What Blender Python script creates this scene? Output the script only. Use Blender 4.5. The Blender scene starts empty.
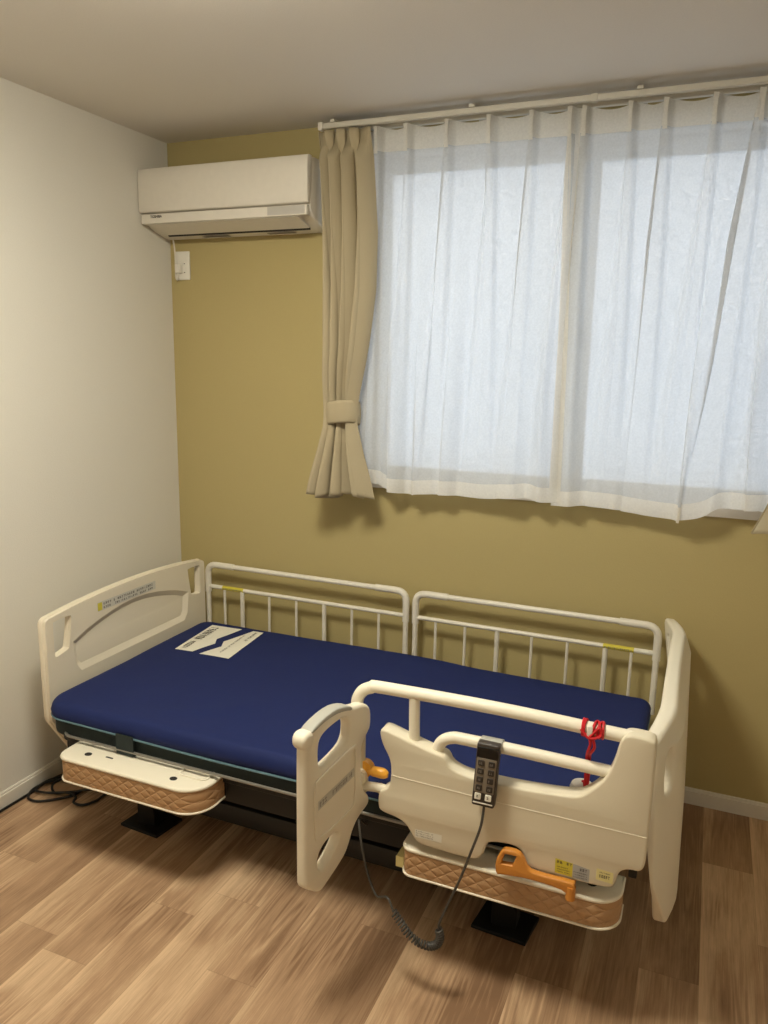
import bpy, bmesh, math, random
from mathutils import Vector, Matrix, noise
from mathutils.geometry import tessellate_polygon
random.seed(7)
S = bpy.context.scene
COL = S.collection

# ------------------------------------------------------------------ camera, world, exposure
yaw, pitch, roll = 0.394, -0.1978, 0.0177
fw = Vector((-math.sin(yaw)*math.cos(pitch), math.cos(yaw)*math.cos(pitch), math.sin(pitch)))
rt0 = Vector((math.cos(yaw), math.sin(yaw), 0)); up0 = rt0.cross(fw)
rt = rt0*math.cos(roll)+up0*math.sin(roll); up = up0*math.cos(roll)-rt0*math.sin(roll)
cd = bpy.data.cameras.new('camera'); cam = bpy.data.objects.new('camera', cd); COL.objects.link(cam)
cd.sensor_width = 36; cd.sensor_height = 36; cd.sensor_fit = 'AUTO'
cd.lens = 777.24/1024*36; cd.clip_start = 0.02
cam.matrix_world = Matrix(((rt.x, up.x, -fw.x, 2.148), (rt.y, up.y, -fw.y, -2.7906), (rt.z, up.z, -fw.z, 1.5643), (0, 0, 0, 1)))
S.camera = cam
S.view_settings.view_transform = 'Standard'
S.view_settings.look = 'None'
S.view_settings.exposure = 0.0
S.view_settings.gamma = 1.0
S.view_settings.use_curve_mapping = False

LAMP_STRENGTH = 60.0
LAMP_COLOR = (1.0, 0.95, 0.79)
LAMP_XY = (1.18, -1.6)
SKY_STRENGTH = 2.15

w = bpy.data.worlds.new('sky'); S.world = w; w.use_nodes = True
nt = w.node_tree; nt.nodes.clear()
o_ = nt.nodes.new('ShaderNodeOutputWorld'); bg = nt.nodes.new('ShaderNodeBackground')
tc = nt.nodes.new('ShaderNodeTexCoord'); sx = nt.nodes.new('ShaderNodeSeparateXYZ'); cr = nt.nodes.new('ShaderNodeValToRGB')
nt.links.new(tc.outputs['Generated'], sx.inputs[0]); nt.links.new(sx.outputs[2], cr.inputs[0])
cr.color_ramp.elements[0].position = 0.0; cr.color_ramp.elements[0].color = (0.62, 0.73, 0.88, 1)
cr.color_ramp.elements[1].position = 0.16; cr.color_ramp.elements[1].color = (1.0, 1.02, 1.02, 1)
nt.links.new(cr.outputs[0], bg.inputs[0]); bg.inputs[1].default_value = SKY_STRENGTH
nt.links.new(bg.outputs[0], o_.inputs[0])

# ------------------------------------------------------------------ materials
def s2l(c):
    return tuple(((v/255)/12.92 if v/255 <= 0.04045 else ((v/255+0.055)/1.055)**2.4) for v in c)+(1,)
def mat(name, rgb, rough=0.5, metal=0.0, spec=0.5, bump=None, coat=0.0):
    m = bpy.data.materials.new(name); m.use_nodes = True
    n = m.node_tree; b = n.nodes['Principled BSDF']
    b.inputs['Base Color'].default_value = s2l(rgb); b.inputs['Roughness'].default_value = rough
    b.inputs['Metallic'].default_value = metal; b.inputs['Specular IOR Level'].default_value = spec
    b.inputs['Coat Weight'].default_value = coat
    # faint procedural mottling so that nothing is perfectly flat
    t = n.nodes.new('ShaderNodeTexCoord'); no = n.nodes.new('ShaderNodeTexNoise')
    no.inputs['Scale'].default_value = bump[0] if bump else 40; no.inputs['Detail'].default_value = 4
    n.links.new(t.outputs['Object'], no.inputs['Vector'])
    mx = n.nodes.new('ShaderNodeMix'); mx.data_type = 'RGBA'; c = s2l(rgb)
    mx.inputs[6].default_value = tuple(v*0.96 for v in c[:3])+(1,); mx.inputs[7].default_value = tuple(min(1, v*1.04) for v in c[:3])+(1,)
    n.links.new(no.outputs[0], mx.inputs[0]); n.links.new(mx.outputs[2], b.inputs['Base Color'])
    if bump:
        bu = n.nodes.new('ShaderNodeBump'); bu.inputs['Strength'].default_value = bump[1]; bu.inputs['Distance'].default_value = bump[2]
        n.links.new(no.outputs[0], bu.inputs['Height']); n.links.new(bu.outputs[0], b.inputs['Normal'])
    return m
M = {}
M['wall_white'] = mat('wall_white', (226, 222, 212), .9, spec=.2, bump=(220, .35, .002))
M['wall_accent'] = mat('wall_accent', (184, 168, 118), .85, spec=.25, bump=(240, .3, .002))
M['ceiling'] = mat('ceiling_white', (226, 221, 213), .95, spec=.1, bump=(200, .3, .002))
M['trim'] = mat('trim_white', (226, 220, 208), .5)
M['ivory'] = mat('ivory_plastic', (240, 232, 212), .42, bump=(900, .08, .0005))
M['ivory2'] = mat('ivory_panel_plastic', (224, 214, 190), .48, bump=(900, .08, .0005))
M['board'] = mat('board_plastic', (230, 220, 199), .5, bump=(900, .08, .0005))
M['rail'] = mat('rail_painted_steel', (232, 226, 212), .35)
M['trackgrey'] = mat('curtain_track', (206, 202, 190), .45)
M['navy'] = mat('navy_cover', (27, 39, 88), .7, bump=(60, .12, .004), spec=.22)
M['darkcloth'] = mat('dark_green_cloth', (30, 42, 42), .8)
M['piping'] = mat('teal_piping', (92, 124, 136), .7)
M['black'] = mat('black_steel', (9, 8, 8), .6)
M['darkgrey'] = mat('dark_grey_steel', (38, 36, 34), .55)
M['silver'] = mat('silver_steel', (150, 146, 138), .35, metal=.6)
M['orange'] = mat('orange_plastic', (206, 136, 56), .45)
M['orangebright'] = mat('bright_orange_plastic', (240, 172, 60), .35)
M['red'] = mat('red_cord', (200, 24, 34), .6)
M['ac'] = mat('ac_white', (228, 222, 210), .4)
M['acgrey'] = mat('ac_grey', (190, 186, 178), .4)
M['dark'] = mat('dark_gap', (40, 36, 32), .7)
M['greygrip'] = mat('grey_grip', (176, 174, 164), .5)
M['white'] = mat('white_plastic', (236, 232, 222), .4)
M['clearlabel'] = mat('label_clear', (208, 204, 192), .6)
M['paper'] = mat('label_white', (232, 228, 214), .6)
M['paleprint'] = mat('label_grey', (176, 174, 170), .6)
M['yellow'] = mat('label_yellow', (214, 200, 70), .6)
M['paleyellow'] = mat('label_pale_yellow', (226, 214, 150), .6)
M['ink'] = mat('ink', (70, 64, 58), .7)
M['softink'] = mat('soft_ink', (140, 132, 122), .7)
M['remote'] = mat('remote_dark', (58, 50, 44), .45)
M['remoteface'] = mat('remote_face', (128, 116, 100), .5)
M['screen'] = mat('screen_black', (8, 7, 7), .25)
M['button'] = mat('button_dark', (48, 40, 34), .5)
M['cable'] = mat('cable_grey', (70, 66, 60), .5)
M['blackcable'] = mat('cable_black', (14, 13, 13), .5)
M['beige'] = mat('beige_curtain_cloth', (180, 167, 139), .9, spec=.15, bump=(500, .3, .001))

def quilt_mat():
    m = mat('quilted_brown', (186, 148, 108), .55, spec=.4); n = m.node_tree; b = n.nodes['Principled BSDF']
    t = n.nodes.new('ShaderNodeTexCoord'); s = n.nodes.new('ShaderNodeSeparateXYZ'); n.links.new(t.outputs['Object'], s.inputs[0])
    def ma(op, a, c):
        x = n.nodes.new('ShaderNodeMath'); x.operation = op
        for i, v in enumerate((a, c)):
            if v is None: continue
            if isinstance(v, (int, float)): x.inputs[i].default_value = v
            else: n.links.new(v, x.inputs[i])
        return x.outputs[0]
    u = ma('MULTIPLY', ma('SUBTRACT', s.outputs[0], ma('MULTIPLY', s.outputs[1], .8)), math.pi/.040)
    v = ma('MULTIPLY', s.outputs[2], math.pi/.030)
    a = ma('ABSOLUTE', ma('SINE', ma('ADD', u, v), None), None); c = ma('ABSOLUTE', ma('SINE', ma('SUBTRACT', u, v), None), None)
    h = ma('POWER', ma('MINIMUM', a, c), .5)
    bu = n.nodes.new('ShaderNodeBump'); bu.inputs['Strength'].default_value = .9; bu.inputs['Distance'].default_value = .0035
    n.links.new(h, bu.inputs['Height']); n.links.new(bu.outputs[0], b.inputs['Normal'])
    return m
M['quilt'] = quilt_mat()

def floor_mat():
    m = bpy.data.materials.new('oak_planks'); m.use_nodes = True; n = m.node_tree; b = n.nodes['Principled BSDF']
    L = n.links.new
    def nd(t, **k):
        x = n.nodes.new(t)
        for a, v in k.items(): setattr(x, a, v)
        return x
    def ma(op, a, c=None, d=None):
        x = nd('ShaderNodeMath', operation=op)
        for i, v in enumerate((a, c, d)):
            if v is None: continue
            if isinstance(v, (int, float)): x.inputs[i].default_value = v
            else: L(v, x.inputs[i])
        return x.outputs[0]
    t = nd('ShaderNodeTexCoord'); s = nd('ShaderNodeSeparateXYZ'); L(t.outputs['Object'], s.inputs[0])
    X, Y = s.outputs[0], s.outputs[1]
    cx = ma('DIVIDE', ma('SUBTRACT', X, .048), .147); ci = ma('FLOOR', cx); fx = ma('SUBTRACT', cx, ci)
    wn = nd('ShaderNodeTexWhiteNoise', noise_dimensions='1D'); L(ci, wn.inputs['W'])
    ry = ma('ADD', ma('DIVIDE', ma('ADD', Y, 1.448), .92), ma('MULTIPLY', wn.outputs[0], 5.0))
    ri = ma('FLOOR', ry); fy = ma('SUBTRACT', ry, ri)
    cb = nd('ShaderNodeCombineXYZ'); L(ci, cb.inputs[0]); L(ri, cb.inputs[1])
    w2 = nd('ShaderNodeTexWhiteNoise', noise_dimensions='2D'); L(cb.outputs[0], w2.inputs['Vector'])
    pid = w2.outputs[0]
    # grain: stretched noise with a per-plank offset
    gv = nd('ShaderNodeCombineXYZ'); L(ma('MULTIPLY', X, 17), gv.inputs[0]); L(ma('MULTIPLY', Y, 2.2), gv.inputs[1]); L(ma('MULTIPLY', pid, 37), gv.inputs[2])
    g1 = nd('ShaderNodeTexNoise'); g1.inputs['Scale'].default_value = 1.0; g1.inputs['Detail'].default_value = 7; g1.inputs['Roughness'].default_value = .7; g1.inputs['Distortion'].default_value = .35; L(gv.outputs[0], g1.inputs['Vector'])
    gv2 = nd('ShaderNodeCombineXYZ'); L(ma('MULTIPLY', X, 300), gv2.inputs[0]); L(ma('MULTIPLY', Y, 7), gv2.inputs[1]); L(ma('MULTIPLY', pid, 91), gv2.inputs[2])
    g2 = nd('ShaderNodeTexNoise'); g2.inputs['Scale'].default_value = 1.0; g2.inputs['Detail'].default_value = 4; L(gv2.outputs[0], g2.inputs['Vector'])
    # cathedral rings
    gv3 = nd('ShaderNodeCombineXYZ'); L(ma('MULTIPLY', ma('SUBTRACT', fx, .5), 1.15), gv3.inputs[0]); L(ma('MULTIPLY', Y, .42), gv3.inputs[1]); L(ma('MULTIPLY', pid, 53), gv3.inputs[2])
    g3 = nd('ShaderNodeTexNoise'); g3.inputs['Scale'].default_value = 1.7; g3.inputs['Detail'].default_value = 2; L(gv3.outputs[0], g3.inputs['Vector'])
    ring = ma('MULTIPLY', ma('ADD', ma('SINE', ma('MULTIPLY', g3.outputs[0], 95)), 1), .5)
    mask = nd('ShaderNodeTexNoise'); mask.inputs['Scale'].default_value = 3.1; L(t.outputs['Object'], mask.inputs['Vector'])
    ringm = ma('MULTIPLY', ring, nd_ramp(n, mask.outputs[0], .45, .58))
    ramp = nd('ShaderNodeValToRGB'); e = ramp.color_ramp.elements
    e[0].position = .27; e[0].color = s2l((142, 110, 83)); e[1].position = .75; e[1].color = s2l((220, 188, 152))
    q = e.new(.5); q.color = s2l((182, 148, 116))
    base = ma('ADD', ma('MULTIPLY', g1.outputs[0], .66), ma('MULTIPLY', g2.outputs[0], .34))
    base = ma('ADD', base, ma('MULTIPLY', ma('SUBTRACT', pid, .5), .26))
    base = ma('SUBTRACT', base, ma('MULTIPLY', ringm, .17))
    # the printed boards are paler along one edge
    edge = ma('POWER', ma('SUBTRACT', 1.0, fx), 5.0)
    base = ma('ADD', base, ma('MULTIPLY', ma('SUBTRACT', edge, .12), .19))
    L(base, ramp.inputs[0])
    # joints
    jx = ma('LESS_THAN', ma('MINIMUM', fx, ma('SUBTRACT', 1.0, fx)), .008)
    jy = ma('LESS_THAN', ma('MINIMUM', fy, ma('SUBTRACT', 1.0, fy)), .0014)
    j = ma('MAXIMUM', ma('MULTIPLY', jx, .7), ma('MULTIPLY', jy, .8))
    mx = nd('ShaderNodeMix', data_type='RGBA'); L(ma('MULTIPLY', j, .25), mx.inputs[0]); L(ramp.outputs[0], mx.inputs[6]); mx.inputs[7].default_value = s2l((96, 66, 42))
    L(mx.outputs[2], b.inputs['Base Color'])
    b.inputs['Roughness'].default_value = .47; b.inputs['Specular IOR Level'].default_value = .35
    bu = nd('ShaderNodeBump'); bu.inputs['Strength'].default_value = .15; bu.inputs['Distance'].default_value = .001
    L(ma('SUBTRACT', g2.outputs[0], ma('MULTIPLY', j, 2)), bu.inputs['Height']); L(bu.outputs[0], b.inputs['Normal'])
    return m
def nd_ramp(n, sock, a, c):
    r = n.nodes.new('ShaderNodeMapRange'); r.inputs[1].default_value = a; r.inputs[2].default_value = c; n.links.new(sock, r.inputs[0]); return r.outputs[0]
M['floor'] = floor_mat()

def sheer_mat(name, trans, tint=(226, 228, 230)):
    m = bpy.data.materials.new(name); m.use_nodes = True; n = m.node_tree; n.nodes.clear(); L = n.links.new
    out = n.nodes.new('ShaderNodeOutputMaterial')
    t = n.nodes.new('ShaderNodeTexCoord'); no = n.nodes.new('ShaderNodeTexNoise'); no.inputs['Scale'].default_value = 150; no.inputs['Detail'].default_value = 2
    L(t.outputs['Object'], no.inputs['Vector'])
    d = n.nodes.new('ShaderNodeBsdfDiffuse'); d.inputs[0].default_value = s2l(tint)
    tl = n.nodes.new('ShaderNodeBsdfTranslucent'); tl.inputs[0].default_value = s2l(tint)
    tr = n.nodes.new('ShaderNodeBsdfTransparent')
    m1 = n.nodes.new('ShaderNodeMixShader'); m1.inputs[0].default_value = .50; L(d.outputs[0], m1.inputs[1]); L(tl.outputs[0], m1.inputs[2])
    m2 = n.nodes.new('ShaderNodeMixShader')
    mr = n.nodes.new('ShaderNodeMapRange'); mr.inputs[1].default_value = .3; mr.inputs[2].default_value = .7; mr.inputs[3].default_value = max(0, trans-.04); mr.inputs[4].default_value = trans+.04
    L(no.outputs[0], mr.inputs[0]); L(mr.outputs[0], m2.inputs[0])
    L(m1.outputs[0], m2.inputs[1]); L(tr.outputs[0], m2.inputs[2]); L(m2.outputs[0], out.inputs[0])
    return m
M['sheer'] = sheer_mat('sheer_cloth', .21)
M['sheerhem'] = sheer_mat('sheer_cloth_double', .06, (246, 243, 236))

def glass_mat():
    m = bpy.data.materials.new('frosted_glass'); m.use_nodes = True; n = m.node_tree; n.nodes.clear(); L = n.links.new
    out = n.nodes.new('ShaderNodeOutputMaterial')
    t = n.nodes.new('ShaderNodeTexCoord')
    vo = n.nodes.new('ShaderNodeTexNoise'); vo.inputs['Scale'].default_value = 190; vo.inputs['Detail'].default_value = 1; L(t.outputs['Object'], vo.inputs['Vector'])
    rp = n.nodes.new('ShaderNodeValToRGB'); rp.color_ramp.elements[0].position = .38; rp.color_ramp.elements[0].color = (.62, .65, .67, 1)
    rp.color_ramp.elements[1].position = .62; rp.color_ramp.elements[1].color = (1, 1, 1, 1); L(vo.outputs[0], rp.inputs[0])
    tl = n.nodes.new('ShaderNodeBsdfTranslucent'); L(rp.outputs[0], tl.inputs[0])
    rf = n.nodes.new('ShaderNodeBsdfRefraction'); rf.inputs['IOR'].default_value = 1.04; rf.inputs['Roughness'].default_value = .35; L(rp.outputs[0], rf.inputs[0])
    mx = n.nodes.new('ShaderNodeMixShader'); mx.inputs[0].default_value = .62; L(tl.outputs[0], mx.inputs[1]); L(rf.outputs[0], mx.inputs[2])
    gl = n.nodes.new('ShaderNodeBsdfGlossy'); gl.inputs['Roughness'].default_value = .3
    m3 = n.nodes.new('ShaderNodeMixShader'); m3.inputs[0].default_value = .05; L(mx.outputs[0], m3.inputs[1]); L(gl.outputs[0], m3.inputs[2])
    L(m3.outputs[0], out.inputs[0]); return m
M['glass'] = glass_mat()
def emis(name, col, st):
    m = bpy.data.materials.new(name); m.use_nodes = True; n = m.node_tree; n.nodes.clear()
    out = n.nodes.new('ShaderNodeOutputMaterial'); e = n.nodes.new('ShaderNodeEmission'); e.inputs[0].default_value = col+(1,); e.inputs[1].default_value = st
    n.links.new(e.outputs[0], out.inputs[0]); return m
M['lamp'] = emis('lamp_diffuser', LAMP_COLOR, LAMP_STRENGTH)

# ------------------------------------------------------------------ helpers
def box(bm, x0, x1, y0, y1, z0, z1):
    v = [bm.verts.new((x, y, z)) for x in (x0, x1) for y in (y0, y1) for z in (z0, z1)]
    for f in ((0, 1, 3, 2), (4, 6, 7, 5), (0, 4, 5, 1), (2, 3, 7, 6), (0, 2, 6, 4), (1, 5, 7, 3)):
        bm.faces.new([v[i] for i in f])
def area2(p):
    return sum(p[i][0]*p[(i+1) % len(p)][1]-p[(i+1) % len(p)][0]*p[i][1] for i in range(len(p)))
def ccw(p): return p if area2(p) > 0 else p[::-1]
def chaikin(p, n=2):
    for _ in range(n):
        q = []
        for i in range(len(p)):
            a, b = p[i], p[(i+1) % len(p)]
            q += [(a[0]*.75+b[0]*.25, a[1]*.75+b[1]*.25), (a[0]*.25+b[0]*.75, a[1]*.25+b[1]*.75)]
        p = q
    return p
def offset(p, d):   # inward for a ccw loop
    out = []; n = len(p)
    for i in range(n):
        a, b, c = Vector(p[i-1]), Vector(p[i]), Vector(p[(i+1) % n])
        e1 = (b-a); e2 = (c-b)
        if e1.length < 1e-9: e1 = e2
        if e2.length < 1e-9: e2 = e1
        n1 = Vector((-e1.y, e1.x)).normalized(); n2 = Vector((-e2.y, e2.x)).normalized()
        m = n1+n2
        if m.length < 1e-6: m = n1
        m.normalize(); k = 1/max(.5, m.dot(n1))
        out.append((b.x+m.x*d*k, b.y+m.y*d*k))
    return out
def prism(bm, outline, holes, fn, w0, w1, r=.0, seg=3):
    """outline and holes in (u,v), thickness w0..w1 mapped by fn(u,v,w); rims rounded by r"""
    loops = [ccw(list(outline))]+[ccw(list(h))[::-1] for h in holes]
    prof = []
    if r > 0:
        for k in range(seg+1):
            a = math.pi/2*k/seg
            prof.append((r*(1-math.sin(a)), w0+r*(1-math.cos(a))))
        for k in range(seg+1):
            a = math.pi/2*k/seg
            prof.append((r*(1-math.cos(a)), w1-r*(1-math.sin(a))))
    else: prof = [(0, w0), (0, w1)]
    rings = []
    for lp in loops:
        rr = []
        for d, ww in prof:
            q = offset(lp, d) if d > 0 else lp
            rr.append([bm.verts.new(fn(u, v, ww)) for u, v in q])
        rings.append((rr, lp))
        for k in range(len(rr)-1):
            for i in range(len(lp)):
                j = (i+1) % len(lp)
                try: bm.faces.new((rr[k][i], rr[k][j], rr[k+1][j], rr[k+1][i]))
                except ValueError: pass
    for end, flip in ((0, True), (-1, False)):
        dd = prof[end][0]
        pts = [offset(lp, dd) if dd > 0 else lp for _, lp in rings]
        flat = [v for rr, lp in rings for v in rr[end]]
        for tri in tessellate_polygon([[Vector((a, b, 0)) for a, b in q] for q in pts]):
            vs = [flat[i] for i in tri]
            if flip: vs = vs[::-1]
            try: bm.faces.new(vs)
            except ValueError: pass
def rrect(u0, u1, v0, v1, r, n=5):
    if not isinstance(r, (tuple, list)): r = (r,)*4
    out = []
    for (cx, cy, a0, rr) in ((u1-r[0], v0+r[0], -90, r[0]), (u1-r[1], v1-r[1], 0, r[1]), (u0+r[2], v1-r[2], 90, r[2]), (u0+r[3], v0+r[3], 180, r[3])):
        if rr < 1e-5: out.append((cx, cy)); continue
        for k in range(n+1):
            a = math.radians(a0+90*k/n); out.append((cx+rr*math.cos(a), cy+rr*math.sin(a)))
    return out
XZ = lambda u, v, w: (u, w, v)
XY = lambda u, v, w: (u, v, w)
YZ = lambda u, v, w: (w, u, v)
def rbox(bm, x0, x1, y0, y1, z0, z1, r=.004, seg=2, rc=None):
    prism(bm, rrect(x0, x1, y0, y1, rc if rc is not None else max(r, .0012), 4), [], XY, z0, z1, min(r, (z1-z0)*.45), seg)
def smoothpath(pts, n=8):
    P = [Vector(p) for p in pts]; P = [P[0]*2-P[1]]+P+[P[-1]*2-P[-2]]; out = []
    for i in range(1, len(P)-2):
        for k in range(n):
            t = k/n; a, b, c, d = P[i-1], P[i], P[i+1], P[i+2]
            out.append(.5*((2*b)+(c-a)*t+(2*a-5*b+4*c-d)*t*t+(-a+3*b-3*c+d)*t**3))
    out.append(P[-2]); return out
def tube(bm, pts, r, n=12, closed=False):
    pts = [Vector(p) for p in pts]; N = len(pts); rings = []
    t = (pts[1]-pts[0]).normalized(); ref = Vector((0, 0, 1)) if abs(t.z) < .9 else Vector((1, 0, 0))
    u = t.cross(ref).normalized()
    for i in range(N):
        if closed: tt = pts[(i+1) % N]-pts[i-1]
        else: tt = pts[min(i+1, N-1)]-pts[max(i-1, 0)]
        tt.normalize(); u = (u-tt*u.dot(tt)).normalized(); v = tt.cross(u)
        rr = r[i] if isinstance(r, (list, tuple)) else r
        rings.append([bm.verts.new(pts[i]+(u*math.cos(2*math.pi*k/n)+v*math.sin(2*math.pi*k/n))*rr) for k in range(n)])
    for i in range(N if closed else N-1):
        a, b = rings[i], rings[(i+1) % N]
        for k in range(n): bm.faces.new((a[k], a[(k+1) % n], b[(k+1) % n], b[k]))
    if not closed: bm.faces.new(rings[0][::-1]); bm.faces.new(rings[-1])
def bend(pts, r, n=6):
    """polyline with rounded corners of radius r"""
    P = [Vector(p) for p in pts]; out = [P[0]]
    for i in range(1, len(P)-1):
        a, b, c = P[i-1], P[i], P[i+1]
        d1 = (a-b); d2 = (c-b); k = min(r, d1.length*.49, d2.length*.49); s = b+d1.normalized()*k; e = b+d2.normalized()*k
        for j in range(n+1):
            t = j/n; out.append(s*(1-t)**2+b*2*t*(1-t)+e*t*t)
    out.append(P[-1]); return out
ORG = {}
def world_org(p): return ORG.get(p.name, Vector((0, 0, 0)))
def obj(name, bm, m, parent=None, smooth=40, recalc=True):
    if recalc: bmesh.ops.recalc_face_normals(bm, faces=bm.faces)
    if parent is None:
        xs = [v.co.x for v in bm.verts]; ys = [v.co.y for v in bm.verts]; zs = [v.co.z for v in bm.verts]
        og = Vector(((min(xs)+max(xs))/2, (min(ys)+max(ys))/2, min(zs)))
    else: og = world_org(parent)
    bmesh.ops.translate(bm, verts=bm.verts, vec=-og)
    me = bpy.data.meshes.new(name); bm.to_mesh(me); bm.free()
    o = bpy.data.objects.new(name, me); COL.objects.link(o); me.materials.append(M[m] if isinstance(m, str) else m)
    if smooth:
        me.polygons.foreach_set('use_smooth', [True]*len(me.polygons)); me.set_sharp_from_angle(angle=math.radians(smooth))
    if parent is None: o.location = og
    else: o.parent = parent
    ORG[o.name] = og
    return o
def tag(o, label, cat, group=None):
    o['label'] = label; o['category'] = cat
    if group: o['group'] = group
    return o
def thing(name, loc, label, cat, group=None):
    o = bpy.data.objects.new(name, None); COL.objects.link(o); o.location = loc; o.empty_display_size = .05
    ORG[o.name] = Vector(loc); return tag(o, label, cat, group)
def struct(name, bm, m, parent=None, smooth=None):
    o = obj(name, bm, m, parent, smooth)
    if parent is None: o['kind'] = 'structure'
    return o
B = bmesh.new

# ------------------------------------------------------------------ the room
RX, RY, RZ = 3.30, -3.75, 2.40
WX0, WX1, WZ0, WZ1, WT = 0.905, 2.50, 1.085, 2.292, 0.14
b = B(); box(b, -.1, RX+.1, RY-.1, WT, -.1, 0); fl = struct('floor', b, 'floor')
# keep the plank grid in room coordinates
for v in fl.data.vertices: v.co += fl.location
fl.location = (0, 0, 0)
b = B(); box(b, -.1, RX+.1, RY-.1, WT, RZ, RZ+.1); struct('ceiling', b, 'ceiling')
b = B(); box(b, -.1, 0, RY-.1, WT, 0, RZ); struct('wall_left', b, 'wall_white')
b = B(); box(b, RX, RX+.1, RY-.1, WT, 0, RZ); struct('wall_right', b, 'wall_white')
b = B(); box(b, 0, RX, RY-.1, RY, 0, RZ); struct('wall_front', b, 'wall_white')
b = B()
prism(b, [(0, 0), (RX, 0), (RX, RZ), (0, RZ)], [[(WX0, WZ0), (WX1, WZ0), (WX1, WZ1), (WX0, WZ1)]], XZ, 0, WT)
struct('wall_back', b, 'wall_accent')
def base(name, pts):
    b = B(); box(b, *pts); o = struct(name, b, 'trim'); return o
def baseboard(name, f, n0, n1):
    b = B(); prof = [(0, 0), (.010, 0), (.010, .050), (.007, .052), (.007, .056), (.005, .060), (0, .060)]
    for s in (0,):
        ra = [b.verts.new(f(n0, d, h)) for d, h in prof]; rb = [b.verts.new(f(n1, d, h)) for d, h in prof]
        for i in range(len(prof)): b.faces.new((ra[i], ra[(i+1) % 7], rb[(i+1) % 7], rb[i]))
        b.faces.new(ra); b.faces.new(rb[::-1])
    return struct(name, b, 'trim')
baseboard('baseboard_back', lambda t, d, h: (t, -d, h), .0105, RX-.0105)
baseboard('baseboard_left', lambda t, d, h: (d, t, h), RY, 0)
baseboard('baseboard_right', lambda t, d, h: (RX-d, t, h), RY, 0)
baseboard('baseboard_front', lambda t, d, h: (t, RY+d, h), .0105, RX-.0105)
# white casing round the window opening
b = B(); ow = .028
prism(b, [(WX0-ow+.012, WZ0-ow), (WX1+ow-.012, WZ0-ow), (WX1+ow-.012, WZ1+.012), (WX0-ow+.012, WZ1+.012)], [[(WX0+.012, WZ0+.003), (WX1-.012, WZ0+.003), (WX1-.012, WZ1-.012), (WX0+.012, WZ1-.012)]], XZ, -.014, WT)
struct('trim_1', b, 'trim')
# the sliding window: outer frame, two sashes and their panes
b = B(); wx0, wx1, wz0, wz1 = WX0+.013, WX1-.013, WZ0+.004, WZ1-.013
prism(b, [(wx0, wz0), (wx1, wz0), (wx1, wz1), (wx0, wz1)], [[(wx0+.022, wz0+.018), (wx1-.022, wz0+.018), (wx1-.022, wz1-.028), (wx0+.022, wz1-.028)]], XZ, .065, .135)
win = struct('window_1', b, 'trim')
mid = (wx0+wx1)/2
for a0, a1, y in ((wx0+.023, mid+.03, .085), (mid-.03, wx1-.023, .112)):
    b = B(); prism(b, [(a0, wz0+.019), (a1, wz0+.019), (a1, wz1-.029), (a0, wz1-.029)], [[(a0+.026, wz0+.045), (a1-.026, wz0+.045), (a1-.026, wz1-.050), (a0+.026, wz1-.050)]], XZ, y-.012, y+.012)
    s = struct('sash', b, 'trim', win)
    b = B(); box(b, a0+.0265, a1-.0265, y-.003, y-.002, wz0+.0455, wz1-.0505); struct('pane', b, 'glass', s)
b = B(); rbox(b, mid-.008, mid+.008, .060, .072, 1.60, 1.68, .003); struct('window_latch', b, 'silver', win)

# ceiling lamp (above the frame of the photograph, the source of every shadow in it)
lx, ly = LAMP_XY
t = thing('ceiling_light', (lx, ly, RZ-.10), 'round white ceiling light glowing warm in the middle of the ceiling', 'ceiling light')
def lathe(bm, prof, c, n=48):
    rings = []
    for r, z in prof: rings.append([bm.verts.new((c[0]+r*math.cos(2*math.pi*k/n), c[1]+r*math.sin(2*math.pi*k/n), z)) for k in range(n)] if r > 1e-6 else [bm.verts.new((c[0], c[1], z))])
    for a, d in zip(rings, rings[1:]):
        for k in range(n):
            if len(a) == 1 and len(d) == 1: continue
            if len(a) == 1: bm.faces.new((a[0], d[(k+1) % n], d[k]))
            elif len(d) == 1: bm.faces.new((a[k], a[(k+1) % n], d[0]))
            else: bm.faces.new((a[k], a[(k+1) % n], d[(k+1) % n], d[k]))
b = B(); lathe(b, [(0, RZ-.0005), (.235, RZ-.0005), (.25, RZ-.01), (.25, RZ-.035), (0, RZ-.035)], (lx, ly)); obj('lamp_base', b, 'white', t)
b = B(); lathe(b, [(.245, RZ-.036), (.244, RZ-.055), (.22, RZ-.08), (.14, RZ-.095), (0, RZ-.10)], (lx, ly)); lathe(b, [(0, RZ-.036), (.245, RZ-.036)], (lx, ly)); obj('lamp_shade', b, 'lamp', t)

# ------------------------------------------------------------------ tiny print
def strokes(bm, f, u0, u1, v, h, n, seed=0, gap=.25):
    """a line of tiny illegible print: f(u,v) gives the position and f normal offset"""
    rnd = random.Random(seed); du = (u1-u0)/n
    def q(a0, a1, c0, c1):
        vs = [bm.verts.new(f(x, y)) for x, y in ((a0, c0), (a1, c0), (a1, c1), (a0, c1))]; bm.faces.new(vs)
    for i in range(n):
        a = u0+i*du; e = a+du*(1-gap)
        if rnd.random() < .08: continue
        q(a, e, v+h*.75, v+h*.9) if rnd.random() < .7 else None
        q(a, e, v+h*.1, v+h*.25) if rnd.random() < .6 else None
        q(a+(e-a)*.4, a+(e-a)*.62, v, v+h)
        if rnd.random() < .6: q(a, a+(e-a)*.22, v, v+h)
        if rnd.random() < .4: q(a, e, v+h*.42, v+h*.56)
def flat(bm, f, pts):
    vs = [bm.verts.new(f(*p)) for p in pts]; bm.faces.new(vs)

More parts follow.
